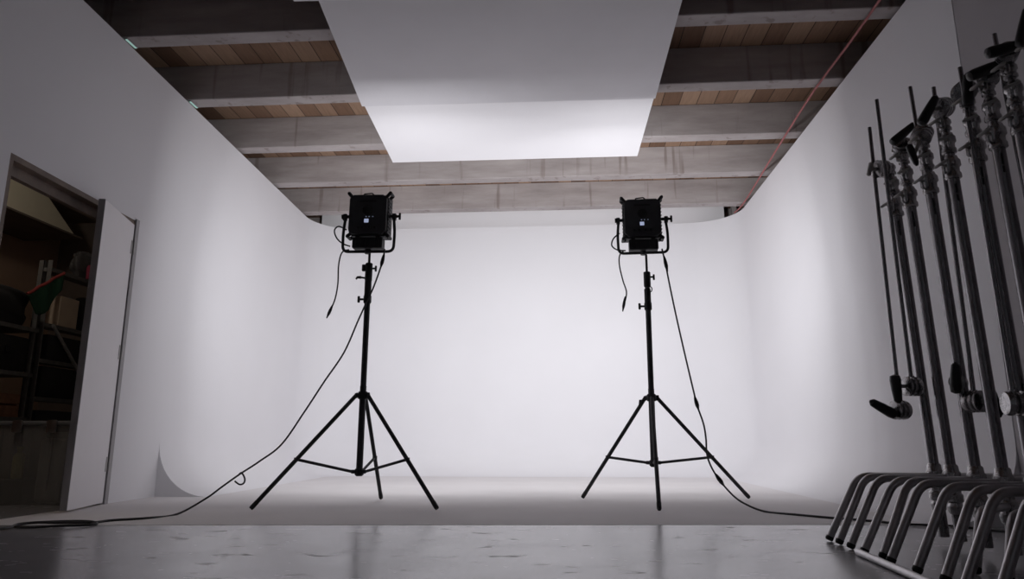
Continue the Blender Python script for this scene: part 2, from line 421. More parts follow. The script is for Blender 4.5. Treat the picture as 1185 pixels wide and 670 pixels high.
# ------------------------------------------------------------------ light stands
def light_stand(label, x, y, feet, hz, ztop, leans=(0, 0)):
    t = thing('light_stand', label, 'light stand', (x, y, DZ), 0, 'black tripod light stands')
    def ax(z): return Vector((leans[0] * z, leans[1] * z, z))
    zc, zl = .735, hz
    MB().cyl(ax(zl - .03), ax(.80), .0225).build('column', M_BLACK, t)
    MB().cyl(ax(.78), ax(1.42), .0205).build('riser', M_BLACK, t)
    MB().cyl(ax(1.38), ax(1.68), .0185).build('riser', M_BLACK, t)
    MB().lathe([(.024, 0), (.028, .008), (.028, .05), (.0245, .06), (.0245, .16), (.021, .165)], ax(1.385)).build('collar', M_BLACK2, t)
    k = MB().cyl(ax(1.415) + Vector((-.02, 0, 0)), ax(1.415) + Vector((-.055, 0, 0)), .008)
    k.box(ax(1.415) + Vector((-.072, -.007, -.024)), ax(1.415) + Vector((-.054, .007, .024)), .005).build('clamp_knob', M_BLACK2, t)
    # bottom leg collar
    c = MB().lathe([(.028, -.025), (.034, -.02), (.034, .02), (.028, .028)], ax(zc))
    l = MB().lathe([(.026, -.025), (.031, -.02), (.031, .014), (.025, .02)], ax(zl))
    for fx_, fy_ in feet:
        d = Vector((fx_ - x, fy_ - y, 0)); dn = d.normalized()
        top = ax(zc) + dn * .048; foot = d + Vector((0, 0, .015))
        c.box(ax(zc) + Vector((-.009, -.012, -.02)) + dn * .035, ax(zc) + Vector((.009, .012, .02)) + dn * .05, .003, rot=None)
        c.cyl(ax(zc) + dn * .02, ax(zc) + dn * .055, .016, n=8)
        lg = MB().cyl(top, foot + (top - foot) * .03, .0138, n=14).build('leg', M_BLACK, t)
        MB().tube([foot + (top - foot) * .055, foot + (top - foot) * .01, foot], [.0150, .0150, .012]).build('rubber_foot', M_RUBBER, lg)
        mid = foot + (top - foot) * .41
        l.cyl(ax(zl) + dn * .015, ax(zl) + dn * .055, .013, n=8)
        br = MB().tube([ax(zl) + dn * .05, mid], .0098, 10)
        br.cyl(mid + Vector((0, 0, -.012)), mid + Vector((0, 0, .012)), .017, n=10)
        br.build('brace', M_BLACK, t)
    c.build('leg_collar', M_BLACK2, t); l.build('brace_collar', M_BLACK2, t)
    # top receiver with screw
    top = ax(1.68)
    r = MB().lathe([(.021, -.12), (.026, -.11), (.026, -.005), (.020, 0)], top)
    r.cyl(top, Vector((top.x, top.y, ztop)), .009)
    r.build('top_receiver', M_BLACK2, t)
    k = MB().cyl(top + Vector((.018, 0, -.04)), top + Vector((.048, 0, -.04)), .007)
    k.box(top + Vector((.043, -.006, -.064)), top + Vector((.058, .006, -.02)), .004).build('top_knob', M_BLACK2, t)
    return t, ax
LX, LY = -1.372, 4.87
st, ax = light_stand('black tripod light stand with two side clamps, left of the pair', LX, LY,
                     [at(*q, Z=.015).xy for q in ((290, 589), (506, 589), (441, 577))], .225, 1.765, (.004, 0))
# extra clamps along its riser
k = MB().lathe([(.022, 0), (.026, .008), (.026, .04), (.022, .05)], ax(1.545))
k.cyl(ax(1.57) + Vector((-.02, 0, 0)), ax(1.57) + Vector((-.06, 0, .006)), .007, n=10)
k.tube([ax(1.57) + Vector((-.055, 0, .006)), ax(1.57) + Vector((-.082, 0, .006)), ax(1.57) + Vector((-.09, 0, -.008))], [.011, .009, .006], 10)
k.build('cable_clamp', M_BLACK2, st)
k = MB().lathe([(.02, 0), (.025, .006), (.025, .07), (.02, .08)], ax(1.60))
k.box(ax(1.64) + Vector((-.05, -.012, -.02)), ax(1.64) + Vector((-.018, .012, .03)), .006)
k.build('cable_clamp', M_BLACK2, st)
RXP, RYP = .655, 5.28
st2, ax2 = light_stand('black tripod light stand on the right of the pair, one leg pointing at the viewer', RXP, RYP,
                       [at(*q, Z=.015).xy for q in ((674, 576), (867, 576), (763, 590))], .275, 1.815, (.004, 0))
MB().tube([ax2(.735) + Vector((-.05, -.01, -.02)), ax2(.735) + Vector((-.085, -.012, -.02)), ax2(.735) + Vector((-.088, -.012, -.06))], .009, 8).build('clip', M_BLACK2, st2)
k = MB(); cpt = ax2(1.545) + Vector((.016, 0, 0))
k.tube([cpt + Vector((.018 * math.sin(a), 0, .022 * math.cos(a))) for a in [PI * i / 10 for i in range(11)]], .004, 8)
k.build('cord_ring', M_BLACK2, st2)

# ------------------------------------------------------------------ LED panel lights
def panel_light(label, x, y, zy, yaw, roll, power):
    t = thing('led_panel_light', label, 'studio light', (x, y, zy), yaw, 'black panel lights on the light stands')
    t.rotation_euler = (0, roll, yaw)
    # local: x right, y away from viewer (beam), z up; origin at the yoke's bottom centre
    zc = .276; W, Hh, Dp = .142, .154, .062
    def oct_(w, h, c): return [(-w + c, -h), (w - c, -h), (w, -h + c), (w, h - c), (w - c, h), (-w + c, h), (-w, h - c), (-w, -h + c)]
    bm_ = MB()
    for (w, h, c, y0, y1) in ((W, Hh, .022, -Dp * .35, Dp), (W - .006, Hh - .008, .028, -Dp, -Dp * .35)):
        bm_.prism([(px, zc + pz) for px, pz in oct_(w, h, c)], 1, y0, y1)
    # heatsink fins along both sides
    for i in range(9):
        z = zc - .11 + i * .0275
        for sx in (-1, 1): bm_.box((sx * W - .006, -Dp * .3, z - .004), (sx * W + .006, Dp * .9, z + .004))
    bd = bm_.build('housing', M_BLACK, t, smooth=0)
    # fan grill
    g = MB().lathe([(.036, 0), (.038, .003), (.034, .006), (.031, .004)], (-.002, -Dp, zc + .03), (0, -1, 0), 28)
    for a in range(4):
        th = a * PI / 4
        g.box((-.034, -Dp - .006, zc + .0285), (.030, -Dp - .002, zc + .0315), rot=Matrix.Rotation(th, 3, 'Y'), piv=(-.002, -Dp - .004, zc + .03))
    g.lathe([(.012, 0), (.012, .007)], (-.002, -Dp, zc + .03), (0, -1, 0), 16)
    g.build('fan_grill', M_GRILL, bd)
    MB().box((-.022, -Dp - .003, zc - .064), (.010, -Dp, zc - .036), .002, 1).build('screen', M_LCD, bd)
    for lx in (-.012, .010, .036):
        MB().box((lx, -Dp - .003, zc - .022), (lx + .007, -Dp, zc - .017)).build('indicator', M_LED, bd, smooth=0)
    for lx in (-.065, -.03, .02, .055):
        MB().lathe([(.010, 0), (.010, .010), (.008, .013)], (lx, -Dp, zc - .100), (0, -1, 0), 14).build('dial', M_BLACK2, bd)
    MB().box((-.06, -Dp - .0015, zc + .09), (.06, -Dp, zc + .105)).build('name_strip', M_GRILL, bd, smooth=0)
    # corner bumpers
    for sx in (-1, 1):
        for sz in (-1, 1):
            if sz == 1:
                p0 = Vector((sx * (W - .022), .0, zc + Hh - .024)); p1 = Vector((sx * (W + .012), .0, zc + Hh + .016))
            else:
                p0 = Vector((sx * (W - .02), .0, zc - Hh + .02)); p1 = Vector((sx * (W + .008), .0, zc - Hh - .002))
            m = MB(); m.tube([p0 + Vector((0, -.03, 0)), p1 + Vector((0, -.03, 0))], [.012, .014], 10)
            m.tube([p0 + Vector((0, .045, 0)), p1 + Vector((0, .045, 0))], [.012, .014], 10)
            m.tube([p1 + Vector((0, -.035, 0)), p1 + Vector((0, .05, 0))], .011, 10)
            m.build('corner_bumper', M_BLACK2, t)
    # top handle loop
    MB().tube(rounded([(-.045, -.02, zc + Hh - .004), (-.045, -.02, zc + Hh + .012), (.015, -.02, zc + Hh + .018), (.03, -.02, zc + Hh + .002), (.03, -.02, zc + Hh - .004)], .006, 3), .005, 8).build('top_loop', M_BLACK2, t)
    # front diffuser face
    MB().prism([(px, zc + pz) for px, pz in oct_(W - .012, Hh - .012, .015)], 1, Dp, Dp + .006).build('diffuser', M_DIFF, t, smooth=0)
    # barn frame round the diffuser
    fr = MB()
    for (a, c) in (((-W, Dp, zc + Hh - .008), (W, Dp + .03, zc + Hh)), ((-W, Dp, zc - Hh), (W, Dp + .03, zc - Hh + .008)),
                   ((-W, Dp, zc - Hh + .008), (-W + .008, Dp + .03, zc + Hh - .008)), ((W - .008, Dp, zc - Hh + .008), (W, Dp + .03, zc + Hh - .008))):
        fr.box(a, c)
    fr.build('front_frame', M_BLACK, t, smooth=0)
    # power box slung under the housing
    pb = MB().box((-.108, -.045, .030), (.112, .045, zc - Hh - .012), .008)
    for i in range(6): pb.box((-.09 + i * .034, -.048, .045), (-.078 + i * .034, -.044, zc - Hh - .03))
    pb.box((-.09, -.03, zc - Hh - .014), (-.06, .03, zc - Hh + .004)); pb.box((.06, -.03, zc - Hh - .014), (.09, .03, zc - Hh + .004))
    pb.build('power_box', M_BLACK2, t, smooth=0)
    # U-shaped yoke
    yk = MB(); X = .19
    yk.tube(rounded([(-X + .012, 0, zc - .0), (-X, 0, zc - .12), (-X + .004, 0, .012), (X - .004, 0, .012), (X, 0, zc - .12), (X - .012, 0, zc - .0)], .045, 8), .0105, 12)
    yk.lathe([(.022, 0), (.022, .03)], (0, 0, -.004), (0, 0, 1), 16)
    yk.box((-X - .006, -.014, zc - .03), (-X + .022, .014, zc + .02), .004); yk.box((X - .022, -.014, zc - .03), (X + .006, .014, zc + .02), .004)
    yk.build('yoke', M_BLACK, t)
    for sx in (-1, 1):
        m = MB().cyl((sx * (W - .002), 0, zc), (sx * (X + .012), 0, zc), .012)
        if sx > 0:
            m.cyl((X + .01, 0, zc), (X + .03, 0, zc), .009)
            m.box((X + .024, -.008, zc - .026), (X + .040, .008, zc + .026), .005)
        else:
            m.lathe([(.018, 0), (.018, .012)], (-X - .004, 0, zc), (-1, 0, 0), 14)
        m.build('tilt_knob', M_BLACK2, t)
    for nm, share, spread in (('beam', .49, 130), ('spill', .51, 180)):     # LED panel: strong forward beam plus weak wide spill
        ld = bpy.data.lights.new('panel_' + nm, 'AREA'); ld.shape = 'RECTANGLE'; ld.size = .25; ld.size_y = .26
        ld.energy = power * share; ld.spread = math.radians(spread); ld.color = (.975, .975, 1)
        lo = bpy.data.objects.new('lamp_' + nm, ld); C.objects.link(lo); lo.parent = t
        lo.location = (0, Dp + .034, zc); lo.rotation_euler = (Matrix.Rotation(math.radians(-7), 3, 'X') @ Matrix(((1, 0, 0), (0, 0, -1), (0, 1, 0)))).to_euler()
    return t
POWER = 47
PL = panel_light('black square LED panel light on the left light stand', -1.376, 4.86, 1.752, 0, .012, POWER)
PR = panel_light('black square LED panel light on the right light stand', .642, 5.28, 1.818, -.03, -.005, POWER)

# cords of the lights
def plug(mb, p, q, r=.011):
    p, q = Vector(p), Vector(q); d = q - p
    mb.tube([p - d * .25, p, p + d * .35, p + d * .7, q, q + d * .2], [.004, r * .7, r, r, r * .55, .004], 10)
def dangle(px, Y, label, lp, pl):
    o = MB().tube(spline([at(a, b_, Y=Y) for a, b_ in px], 8), .0055, 8)
    o.tube(spline([at(a, b_, Y=Y) for a, b_ in lp], 8), .0055, 8)
    o = tag(o.build('control_cord', M_CORD), label, 'cord')
    m = MB(); plug(m, at(*pl[0], Y=Y), at(*pl[1], Y=Y)); m.build('plug', M_BLACK2, o)
dangle([(404, 289), (396, 292), (392, 306), (391, 328), (388, 345), (383, 358)], 4.86, 'short black cord dangling from the left panel light with a bare plug',
       [(401, 266), (392, 262), (387, 267), (390, 276), (397, 282), (405, 285)], [(384, 355), (379, 366)])
dangle([(722, 290), (717, 296), (717, 308), (721, 325), (725, 338), (723, 350)], 5.28, 'short black cord dangling from the right panel light with a bare plug',
       [(717, 270), (710, 276), (708, 284), (714, 289), (724, 290)], [(723, 346), (721, 358)])

# long mains cord of the left light
def P(x, y, **k): return at(x, y, **k)
air = [P(445, 288, Y=4.80), P(444, 297, Y=4.80), P(441, 308, Y=4.80), P(432, 333, Y=4.80), P(424, 350, Y=4.80), P(414, 372, Y=4.78), P(398, 408, Y=4.75), P(375, 442, Y=4.71), P(352, 477, Y=4.66),
       P(326, 514, Y=4.58), P(300, 534, Y=4.52), P(277, 549, Y=4.46), P(256, 564, Y=4.42), P(238, 577, Y=4.38)]
gr = [Vector((*P(x, y, Z=.009).xy, .009)) for x, y in ((205, 594.5), (170, 599), (130, 601.5), (108, 604), (70, 604.5), (38, 605.5), (16, 608), (30, 610.5), (70, 609), (104, 607), (112, 605), (96, 603.5), (60, 603.2), (24, 606), (10, 611), (-14, 614))]
for i, v in enumerate(gr): v.z = DZ + .0062 if i < 5 else DZ + .0062 + .0022 * (i % 3)
air[-1] = air[-1]
cd = MB().tube(spline(air + gr, 8), .0062, 8).build('power_cord', M_CORD)
tag(cd, 'long black power cord from the left light to a loose coil by the doorway', 'cord')
m = MB(); plug(m, P(444, 296, Y=4.80), P(441, 308, Y=4.80), .013); m.build('connector', M_BLACK2, cd)
hk = P(279, 548, Y=4.465)
m = MB(); m.tube(spline([hk + Vector(v) for v in ((-.012, 0, -.004), (.004, 0, .004), (.024, .004, -.03), (.020, .004, -.058), (-.004, 0, -.066), (-.03, -.003, -.050), (-.034, -.003, -.044))], 6), .0055, 8)
m.build('cable_tie', M_BLACK2, cd)

air = [P(766, 288, Y=5.22), P(768, 296, Y=5.22), P(771, 310, Y=5.22), P(776, 335, Y=5.2), P(783, 368, Y=5.18), P(793, 412, Y=5.14), P(802, 450, Y=5.08), P(807, 470, Y=5.05), P(814, 490, Y=5.02), P(817, 508, Y=5.0), P(818, 525, Y=4.97), P(823, 540, Y=4.94), P(833, 556, Y=4.90), P(848, 573, Y=4.83), P(862, 583, Y=4.76)]
gr = [Vector((*P(x, y, Z=.009).xy, DZ + .0062)) for x, y in ((885, 591.5), (920, 595), (965, 599), (1005, 602), (1045, 606))]
gr += [Vector((1.93, 3.93, DZ + .0062)), Vector((2.02, 3.86, .0065)), Vector((2.10, 3.70, .0065)), Vector((2.28, 3.4, .0065))]
cd = MB().tube(spline(air + gr, 8), .0062, 8).build('power_cord', M_CORD)
tag(cd, 'long black power cord running from the right light across the floor behind the steel stands', 'cord')
for a, c in (((769, 299), (772, 312)), ((804.5, 461), (808, 473)), ((829, 550), (837, 561))):
    Y = 5.22 if a[1] < 400 else (5.06 if a[1] < 500 else 4.9)
    m = MB(); plug(m, P(*a, Y=Y), P(*c, Y=Y), .014); m.build('connector', M_BLACK2, cd)

# ------------------------------------------------------------------ C-stands in a row by the right wall
LEAN = -.026
def cx(z): return Vector((LEAN * z, 0, z))
def handle_bar(mb, c, d, L=.115, r=.019):
    c, d = Vector(c), Vector(d).normalized()
    mb.tube([c - d * .024, c - d * .018, c + d * .0, c + d * (L * .45), c + d * (L - .012), c + d * L], [.006, r * .95, r * 1.1, r, r * .8, .005], 12)
LEGM = {}
def c_stand(label, y, legs, head):
    t = thing('c_stand', label, 'c-stand', (1.62, y, 0), 0, 'row of chrome C-stands by the right wall')
    if not LEGM:
        # each leg: horizontal from the hub, then a bend down to the floor
        o = MB().tube(rounded([(-.018, 0, .279), (-.322, 0, .279), (-.462, 0, .016)], .05, 7), .0155, 14).build('leg', M_CHROME, t); LEGM['leg'] = o
        o2 = MB().tube([(-.4585, 0, .0225), (-.464, 0, .012), (-.467, 0, .006)], [.0166, .0166, .013], 14).build('foot_cap', M_RUBBER, o); LEGM['cap'] = o2
        o3 = MB().tube(rounded([(-.018, 0, .198), (-.262, 0, .198), (-.360, 0, .016)], .05, 7), .0155, 14).build('leg', M_CHROME, None); LEGM['low'] = o3
        LEGM['lowcap'] = MB().tube([(-.357, 0, .0225), (-.362, 0, .012), (-.3645, 0, .006)], [.0166, .0166, .013], 14).build('foot_cap', M_RUBBER, o3)
        LEGM['col'] = MB().cyl(cx(.03), cx(1.47), .0212, n=20).build('column', M_COL, t)
        LEGM['hub'] = MB().lathe([(.022, .135), (.027, .142), (.030, .165), (.026, .172), (.026, .180), (.033, .186), (.033, .212), (.027, .22), (.028, .250), (.034, .256), (.034, .302), (.029, .308), (.027, .328), (.0225, .334)], cx(0) + Vector((-.007, 0, 0))).build('hub', M_CAST, t)
        m = MB()
        for a in (math.radians(150), math.radians(240)):
            m.box((.0, -.004, .0), (.003, .004, .03))
        m.bm.clear()
        for (z0, z1) in ((1.36, 1.385), (1.39, 1.43)):
            th = -PI / 2 - .35
            p0, p1 = cx(z0), cx(z1)
            ca = Vector((math.cos(th), math.sin(th), 0)) * .0209; tg = Vector((-math.sin(th), math.cos(th), 0)) * .0035
            nn = ca.normalized() * .0012
            m.hexa([p0 + ca - tg, p0 + ca + tg, p0 + ca + tg + nn, p0 + ca - tg + nn, p1 + ca - tg, p1 + ca + tg, p1 + ca + tg + nn, p1 + ca - tg + nn])
        LEGM['mark'] = m.build('label_slot', M_MARK, t, smooth=0)
        LEGM['r1'] = MB().cyl(cx(1.46), cx(1.60), .018, n=18).build('riser', M_COL, t)
        LEGM['r2'] = MB().cyl(cx(1.59), cx(1.70), .0145, n=18).build('riser', M_COL, t)
        def cast(z, h, r, seed):
            rg = random.Random(seed)
            mb = MB().lathe([(r * .80, 0), (r, h * .06), (r * .98, h * .22), (r * .82, h * .30), (r * .84, h * .5), (r * 1.06, h * .58), (r * 1.02, h * .8), (r * .8, h * .9), (r * .72, h)], cx(z))
            # lugs of the split clamp and the boss of its lock screw
            a = rg.uniform(3.3, 4.6); d = Vector((math.cos(a), math.sin(a), 0)); s_ = Vector((-d.y, d.x, 0))
            for sg in (-1, 1):
                q = cx(z + h * .5) + d * r * 1.1 + s_ * .007 * sg
                mb.tube([q + Vector((0, 0, -h * .3)), q + Vector((0, 0, -h * .2)), q + Vector((0, 0, h * .25)), q + Vector((0, 0, h * .32))], [.004, .010, .010, .004], 8)
            return mb, d
        for key, z, h, r, sd in (('k1', 1.455, .095, .031, 3), ('k2', 1.562, .088, .028, 5), ('k3', 1.662, .055, .023, 8)):
            mb, d = cast(z, h, r, sd); LEGM[key] = mb.build('clamp_collar', M_CAST, t)
            s_ = Vector((-d.y, d.x, 0)); q = cx(z + h * .55) + d * r
            tk = MB().cyl(q, q + d * .034, .0055, n=10)
            tk.tube([q + d * .036 - s_ * .026 + Vector((0, 0, -.006)), q + d * .036 - s_ * .02 + Vector((0, 0, -.005)), q + d * .036 + s_ * .02 + Vector((0, 0, .005)), q + d * .036 + s_ * .026 + Vector((0, 0, .006))], [.003, .0065, .0065, .003], 8)
            LEGM[key + 't'] = tk.build('t_knob', M_STEEL, LEGM[key])
        first = True
    else:
        first = False
        for key in ('col', 'hub', 'mark', 'r1', 'r2'):
            c = LEGM[key].copy(); C.objects.link(c); c.parent = t
        for key in ('k1', 'k2', 'k3'):
            c = LEGM[key].copy(); C.objects.link(c); c.parent = t
            d = LEGM[key + 't'].copy(); C.objects.link(d); d.parent = c
    for i, a in enumerate(legs):
        if first and i == 0:
            LEGM['leg'].rotation_euler.z = a; continue
        c = LEGM['leg'].copy(); C.objects.link(c); c.parent = t; c.rotation_euler.z = a
        d = LEGM['cap'].copy(); C.objects.link(d); d.parent = c
    if y < 2.9:
        c = LEGM['low'].copy(); C.objects.link(c); c.parent = t; c.rotation_euler.z = .72
        d = LEGM['lowcap'].copy(); C.objects.link(d); d.parent = c
    # grip head on top: two serrated discs, an axle and a long black lever
    hp, axd, hd = Vector(head[0]), Vector(head[1]).normalized(), head[2]
    tp = cx(1.70)
    g = MB().cyl(tp + Vector((0, 0, -.02)), tp + Vector((0, 0, .012)), .015)
    hc = tp + Vector((0, 0, .045)) + hp
    g.tube([tp + Vector((0, 0, .008)), hc], [.014, .017], 12)
    R = .042 if y > 2.55 else .036
    hd = hd.normalized()
    if len(head) > 3:         # the photo shows where the lever sits; its axle runs there from the disc
        lc = at(*head[3], Y=y - .062) - Vector((1.62, y, 0)); axd = (lc - hc).normalized(); la = (lc - hc).length
    else:
        la = .066; lc = hc + axd * la
    g.lathe([(R * .55, -.030), (R * .9, -.028), (R, -.022), (R, -.013), (R * .8, -.010), (R * .8, -.004), (R, -.001), (R, .008), (R * .8, .011), (R * .8, .016), (R, .019), (R, .028), (R * .6, .034)], hc, axd, 24)
    gh = g.build('grip_head', M_CAST, t)
    m = MB().cyl(hc + axd * .03, hc + axd * la, .0085, n=10); m.build('axle', M_STEEL, gh)
    m = MB()
    if len(head) < 4:        # a plain steel T-screw instead of the long lever
        m.tube([lc - hd * .034, lc - hd * .028, lc + hd * .028, lc + hd * .034], [.005, .0105, .0105, .005], 10); m.build('t_knob', M_STEEL, gh)
    else:
        L_ = head[4]; handle_bar(m, lc - hd * (L_ * .42), hd, L_, .019 if L_ > .1 else .014); m.build('lever', M_HANDLE, gh)
    return t, hc
def ang(dy, out=False):
    a = -math.asin(max(-.9, min(.9, dy / .465)))
    return a
VW = Vector((-.42, -.85, -.1))
rows = [   # y, leg foot y positions, turned-back leg angle, (head offset, axle, lever direction, lever centre, lever length)
    (3.29, [3.337, 3.228], PI - .10, ((-.045, -.01, -.055), (-.9, -.3, -.1), Vector((.25, -.1, 1)))),
    (3.155, [3.104], PI + .05, ((.0, .0, .0), VW, Vector((.75, 0, .62)), (1046, 154), .125)),
    (2.975, [2.967, 2.844], PI - .05, ((.0, 0, -.02), VW, Vector((.25, 0, -1)), (1057, 181), .075)),
    (2.80, [2.747], PI + .04, ((.0, 0, .02), VW, Vector((.52, 0, .85)), (1075, 127), .12)),
    (2.625, [2.559], PI - .08, ((-.01, 0, .0), VW, Vector((.1, 0, 1)), (1120, 103), .115)),
    (2.50, [2.397], PI + .06, ((.01, 0, -.005), VW, Vector((.93, 0, .38)), (1145, 79), .145)),
    (2.37, [2.283], PI - .03, ((.0, 0, .01), VW, Vector((.96, 0, .25)), (1168, 55), .14)),
    (2.235, [2.125], PI + .03, ((.0, 0, .0), VW, Vector((.3, 0, 1)), (1186, 30), .12)),
]
ords = ['farthest of the row, beside the cyclorama', 'second from the far end of the row', 'third from the far end of the row', 'fourth from the far end of the row',
        'fifth from the far end of the row', 'sixth from the far end of the row', 'next to nearest of the row, half out of frame', 'nearest the viewer, mostly out of frame']
hcs = []
for (y, fy_, back, head), od in zip(rows, ords):
    legs = [ang(f - y) for f in fy_] + ([back] if y > 2.9 else [])
    t, hc = c_stand('chrome C-stand, ' + od, y, legs, head)
    hcs.append(Vector((1.62, y, 0)) + hc)

# grip arms hanging down beside the columns
def grip_arm(label, tip, end, hdir, hax, hlen=.1, R=.042, hr=.021):
    tip, end = Vector(tip), Vector(end); ax_ = (end - tip).normalized()
    t = thing('grip_arm', label, 'grip arm', end, 0, 'grip arms clamped to the C-stands')
    o = Vector((0, 0, 0)); rel = tip - end
    MB().cyl(rel, o, .0088, n=12).build('rod', M_COL, t)
    axd = Vector(hax).normalized()
    g = MB().lathe([(R * .6, -.032), (R * .9, -.030), (R, -.022), (R, -.010), (R * .8, -.007), (R * .8, -.001), (R, .002), (R, .012), (R * .8, .015), (R * .8, .020), (R, .023), (R, .030), (R * .5, .036)], o, axd, 24)
    g.cyl(o - ax_ * .045, o + ax_ * .012, .014, n=12)
    gh = g.build('gobo_head', M_CAST, t)
    MB().cyl(axd * .03, axd * .068, .0085, n=10).build('axle', M_STEEL, gh)
    m = MB(); handle_bar(m, axd * .075 - Vector(hdir).normalized() * .025, hdir, hlen, hr); m.build('lever', M_HANDLE, gh)
    return t
grip_arm('leftmost grip arm rod, ending in the lower gobo head with a slanted black lever', (1.500, 3.285, 1.905), (1.485, 3.262, .562), (-.74, .0, .45), (-.95, -.3, 0), .1)
grip_arm('grip arm rod whose gobo head with an upright black lever is just above another', (1.492, 3.165, 1.990), (1.524, 3.215, .661), (.03, 0, -1), (-.97, -.2, .02), .1)
grip_arm('grip arm with its rod tip above the third C-stand, gobo head behind a column', (1.60, 3.07, 2.0), (1.60, 2.99, .66), (.1, 0, 1), (-.55, -.8, 0), .1, .032, .020)
grip_arm('grip arm hanging between the third and fourth C-stands, round gobo head at its end', (1.605, 2.895, 1.905), (1.601, 2.895, .578), (.25, 0, -.9), (.35, -.9, 0), .09)
grip_arm('grip arm of the fifth C-stand, gobo head sticking out to the right', (1.540, 2.585, 1.826), (1.560, 2.585, .556), (-.1, 0, 1), (.97, -.1, 0), .1)
grip_arm('grip arm of the sixth C-stand, its tip the highest near the photo corner', (1.655, 2.54, 1.935), (1.70, 2.54, .62), (.2, 0, -1), (.9, -.3, 0), .1)

for k_ in ('lowcap', 'low'): bpy.data.objects.remove(LEGM[k_])
# a steel tube lying along the feet of the stands
tag(MB().cyl((1.127, 2.95, .0135), (1.060, 1.75, .0135), .0132, n=16).cyl((1.127, 2.95, .0135), (1.1273, 2.956, .0135), .0105, n=16).build('floor_tube', M_CHROME), 'grey steel tube lying on the floor along the C-stand feet', 'tube')

# ------------------------------------------------------------------ storeroom contents
def shelf_unit(label, y0, y1, x0, x1, ztop, levels, brace):
    t = thing('shelving_unit', label, 'shelf', (0, 0, 0), 0, 'metal shelving units in the storeroom')
    for px in (x0, x1 - .04):
        for py in (y0, y1 - .04):
            m = MB().box((px, py, 0), (px + .04, py + .004, ztop)).box((px + .036 if px == x0 else px, py, 0), (px + .04 if px == x0 else px + .004, py + .04, ztop))
            for z in [i * .05 + .05 for i in range(int(ztop / .05) - 1)]:
                m.box((px + .015, py - .001, z), (px + .024, py, z + .02))
            m.build('post', M_RACK, t, smooth=0)
    for z in levels:
        MB().box((x0, y0 + .005, z - .03), (x1, y1 - .005, z)).build('shelf_board', M_RACK, t, smooth=0)
    if brace:
        MB().cyl(at(61, 376, X=x1 + .006), at(92, 432, X=x1 + .006), .014, n=8).build('brace', M_STEEL, t, smooth=0)
    return t
shelf_unit('dark metal shelving in the storeroom holding the black bags', 4.08, 5.14, -4.45, -4.0, 1.42, [.10, .60, .93, 1.27], False)
shelf_unit('dark metal shelving in the storeroom behind the door, with a diagonal brace', 5.18, 6.2, -4.11, -4.0, 1.83, [.10, .76, 1.05, 1.33, 1.77], True)

def lump(name, m, lo, hi, seed, label, cat, amp=.12, group=None):
    bm2 = bmesh.new(); bmesh.ops.create_icosphere(bm2, subdivisions=4, radius=1)
    rg = random.Random(seed); ph = [rg.uniform(0, 6) for _ in range(6)]
    lo, hi = Vector(lo), Vector(hi); c = (lo + hi) / 2; h = (hi - lo) / 2
    for v in bm2.verts:
        d = v.co.copy()
        e = Vector([math.copysign(abs(d[i]) ** .5, d[i]) for i in range(3)])
        k = 1 - amp * .5 + amp * .5 * (math.sin(5 * d.x + ph[0]) * math.sin(4 * d.y + ph[1]) + .6 * math.sin(9 * d.z + 6 * d.y + ph[2]))
        k = min(k, 1.0)
        v.co = Vector([c[i] + max(-1, min(1, e[i] * k)) * h[i] for i in range(3)])
        if d.z < -.5: v.co.z = lo.z
    mb = MB(); mb.add(bm2)
    return tag(mb.build(name, m, smooth=60), label, cat, group)
bg = lump('duffel_bag', M_BAG, (-4.38, 4.15, 1.271), (-3.99, 5.10, 1.56), 2, 'black duffel bag slumped on top of the left storeroom shelving', 'bag')
MB().tube(spline([(-4.2, 4.45, 1.50), (-4.2, 4.52, 1.58), (-4.2, 4.7, 1.60), (-4.2, 4.82, 1.56), (-4.2, 4.86, 1.49)], 6), .012, 8).build('strap', M_BAG, bg)
for z, s, nm in ((.931, 4, 'upper'), ):
    cs = tag(MB().box((-4.40, 4.20, z), (-4.02, 5.08, z + .26), .015).build('equipment_case', M_BAG), 'black equipment case on the shelf below the duffel bag', 'case')
    for yy in (4.4, 4.85): MB().box((-4.02, yy, z + .13), (-4.008, yy + .05, z + .18), .002, 1).build('latch', M_BLACK2, cs)
cr = thing('wooden_crate', 'dark brown wooden crate on the low shelf above the clear bin', 'crate', (-4.22, 4.62, .601))
for (lo, hi) in (((-.2, -.45, 0), (.2, .45, .015)),): MB().box(lo, hi).build('base', M_CRATE, cr, smooth=0)
for (lo, hi) in (((.185, -.45, .015), (.2, .45, .08)), ((.185, -.45, .095), (.2, .45, .165)), ((-.2, -.45, .015), (-.185, .45, .08)), ((-.2, -.45, .095), (-.185, .45, .165)),
                 ((-.185, -.45, .015), (.185, -.435, .165)), ((-.185, .435, .015), (.185, .45, .165))):
    MB().box(lo, hi, .002, 1).build('side_board', M_CRATE, cr, smooth=0)

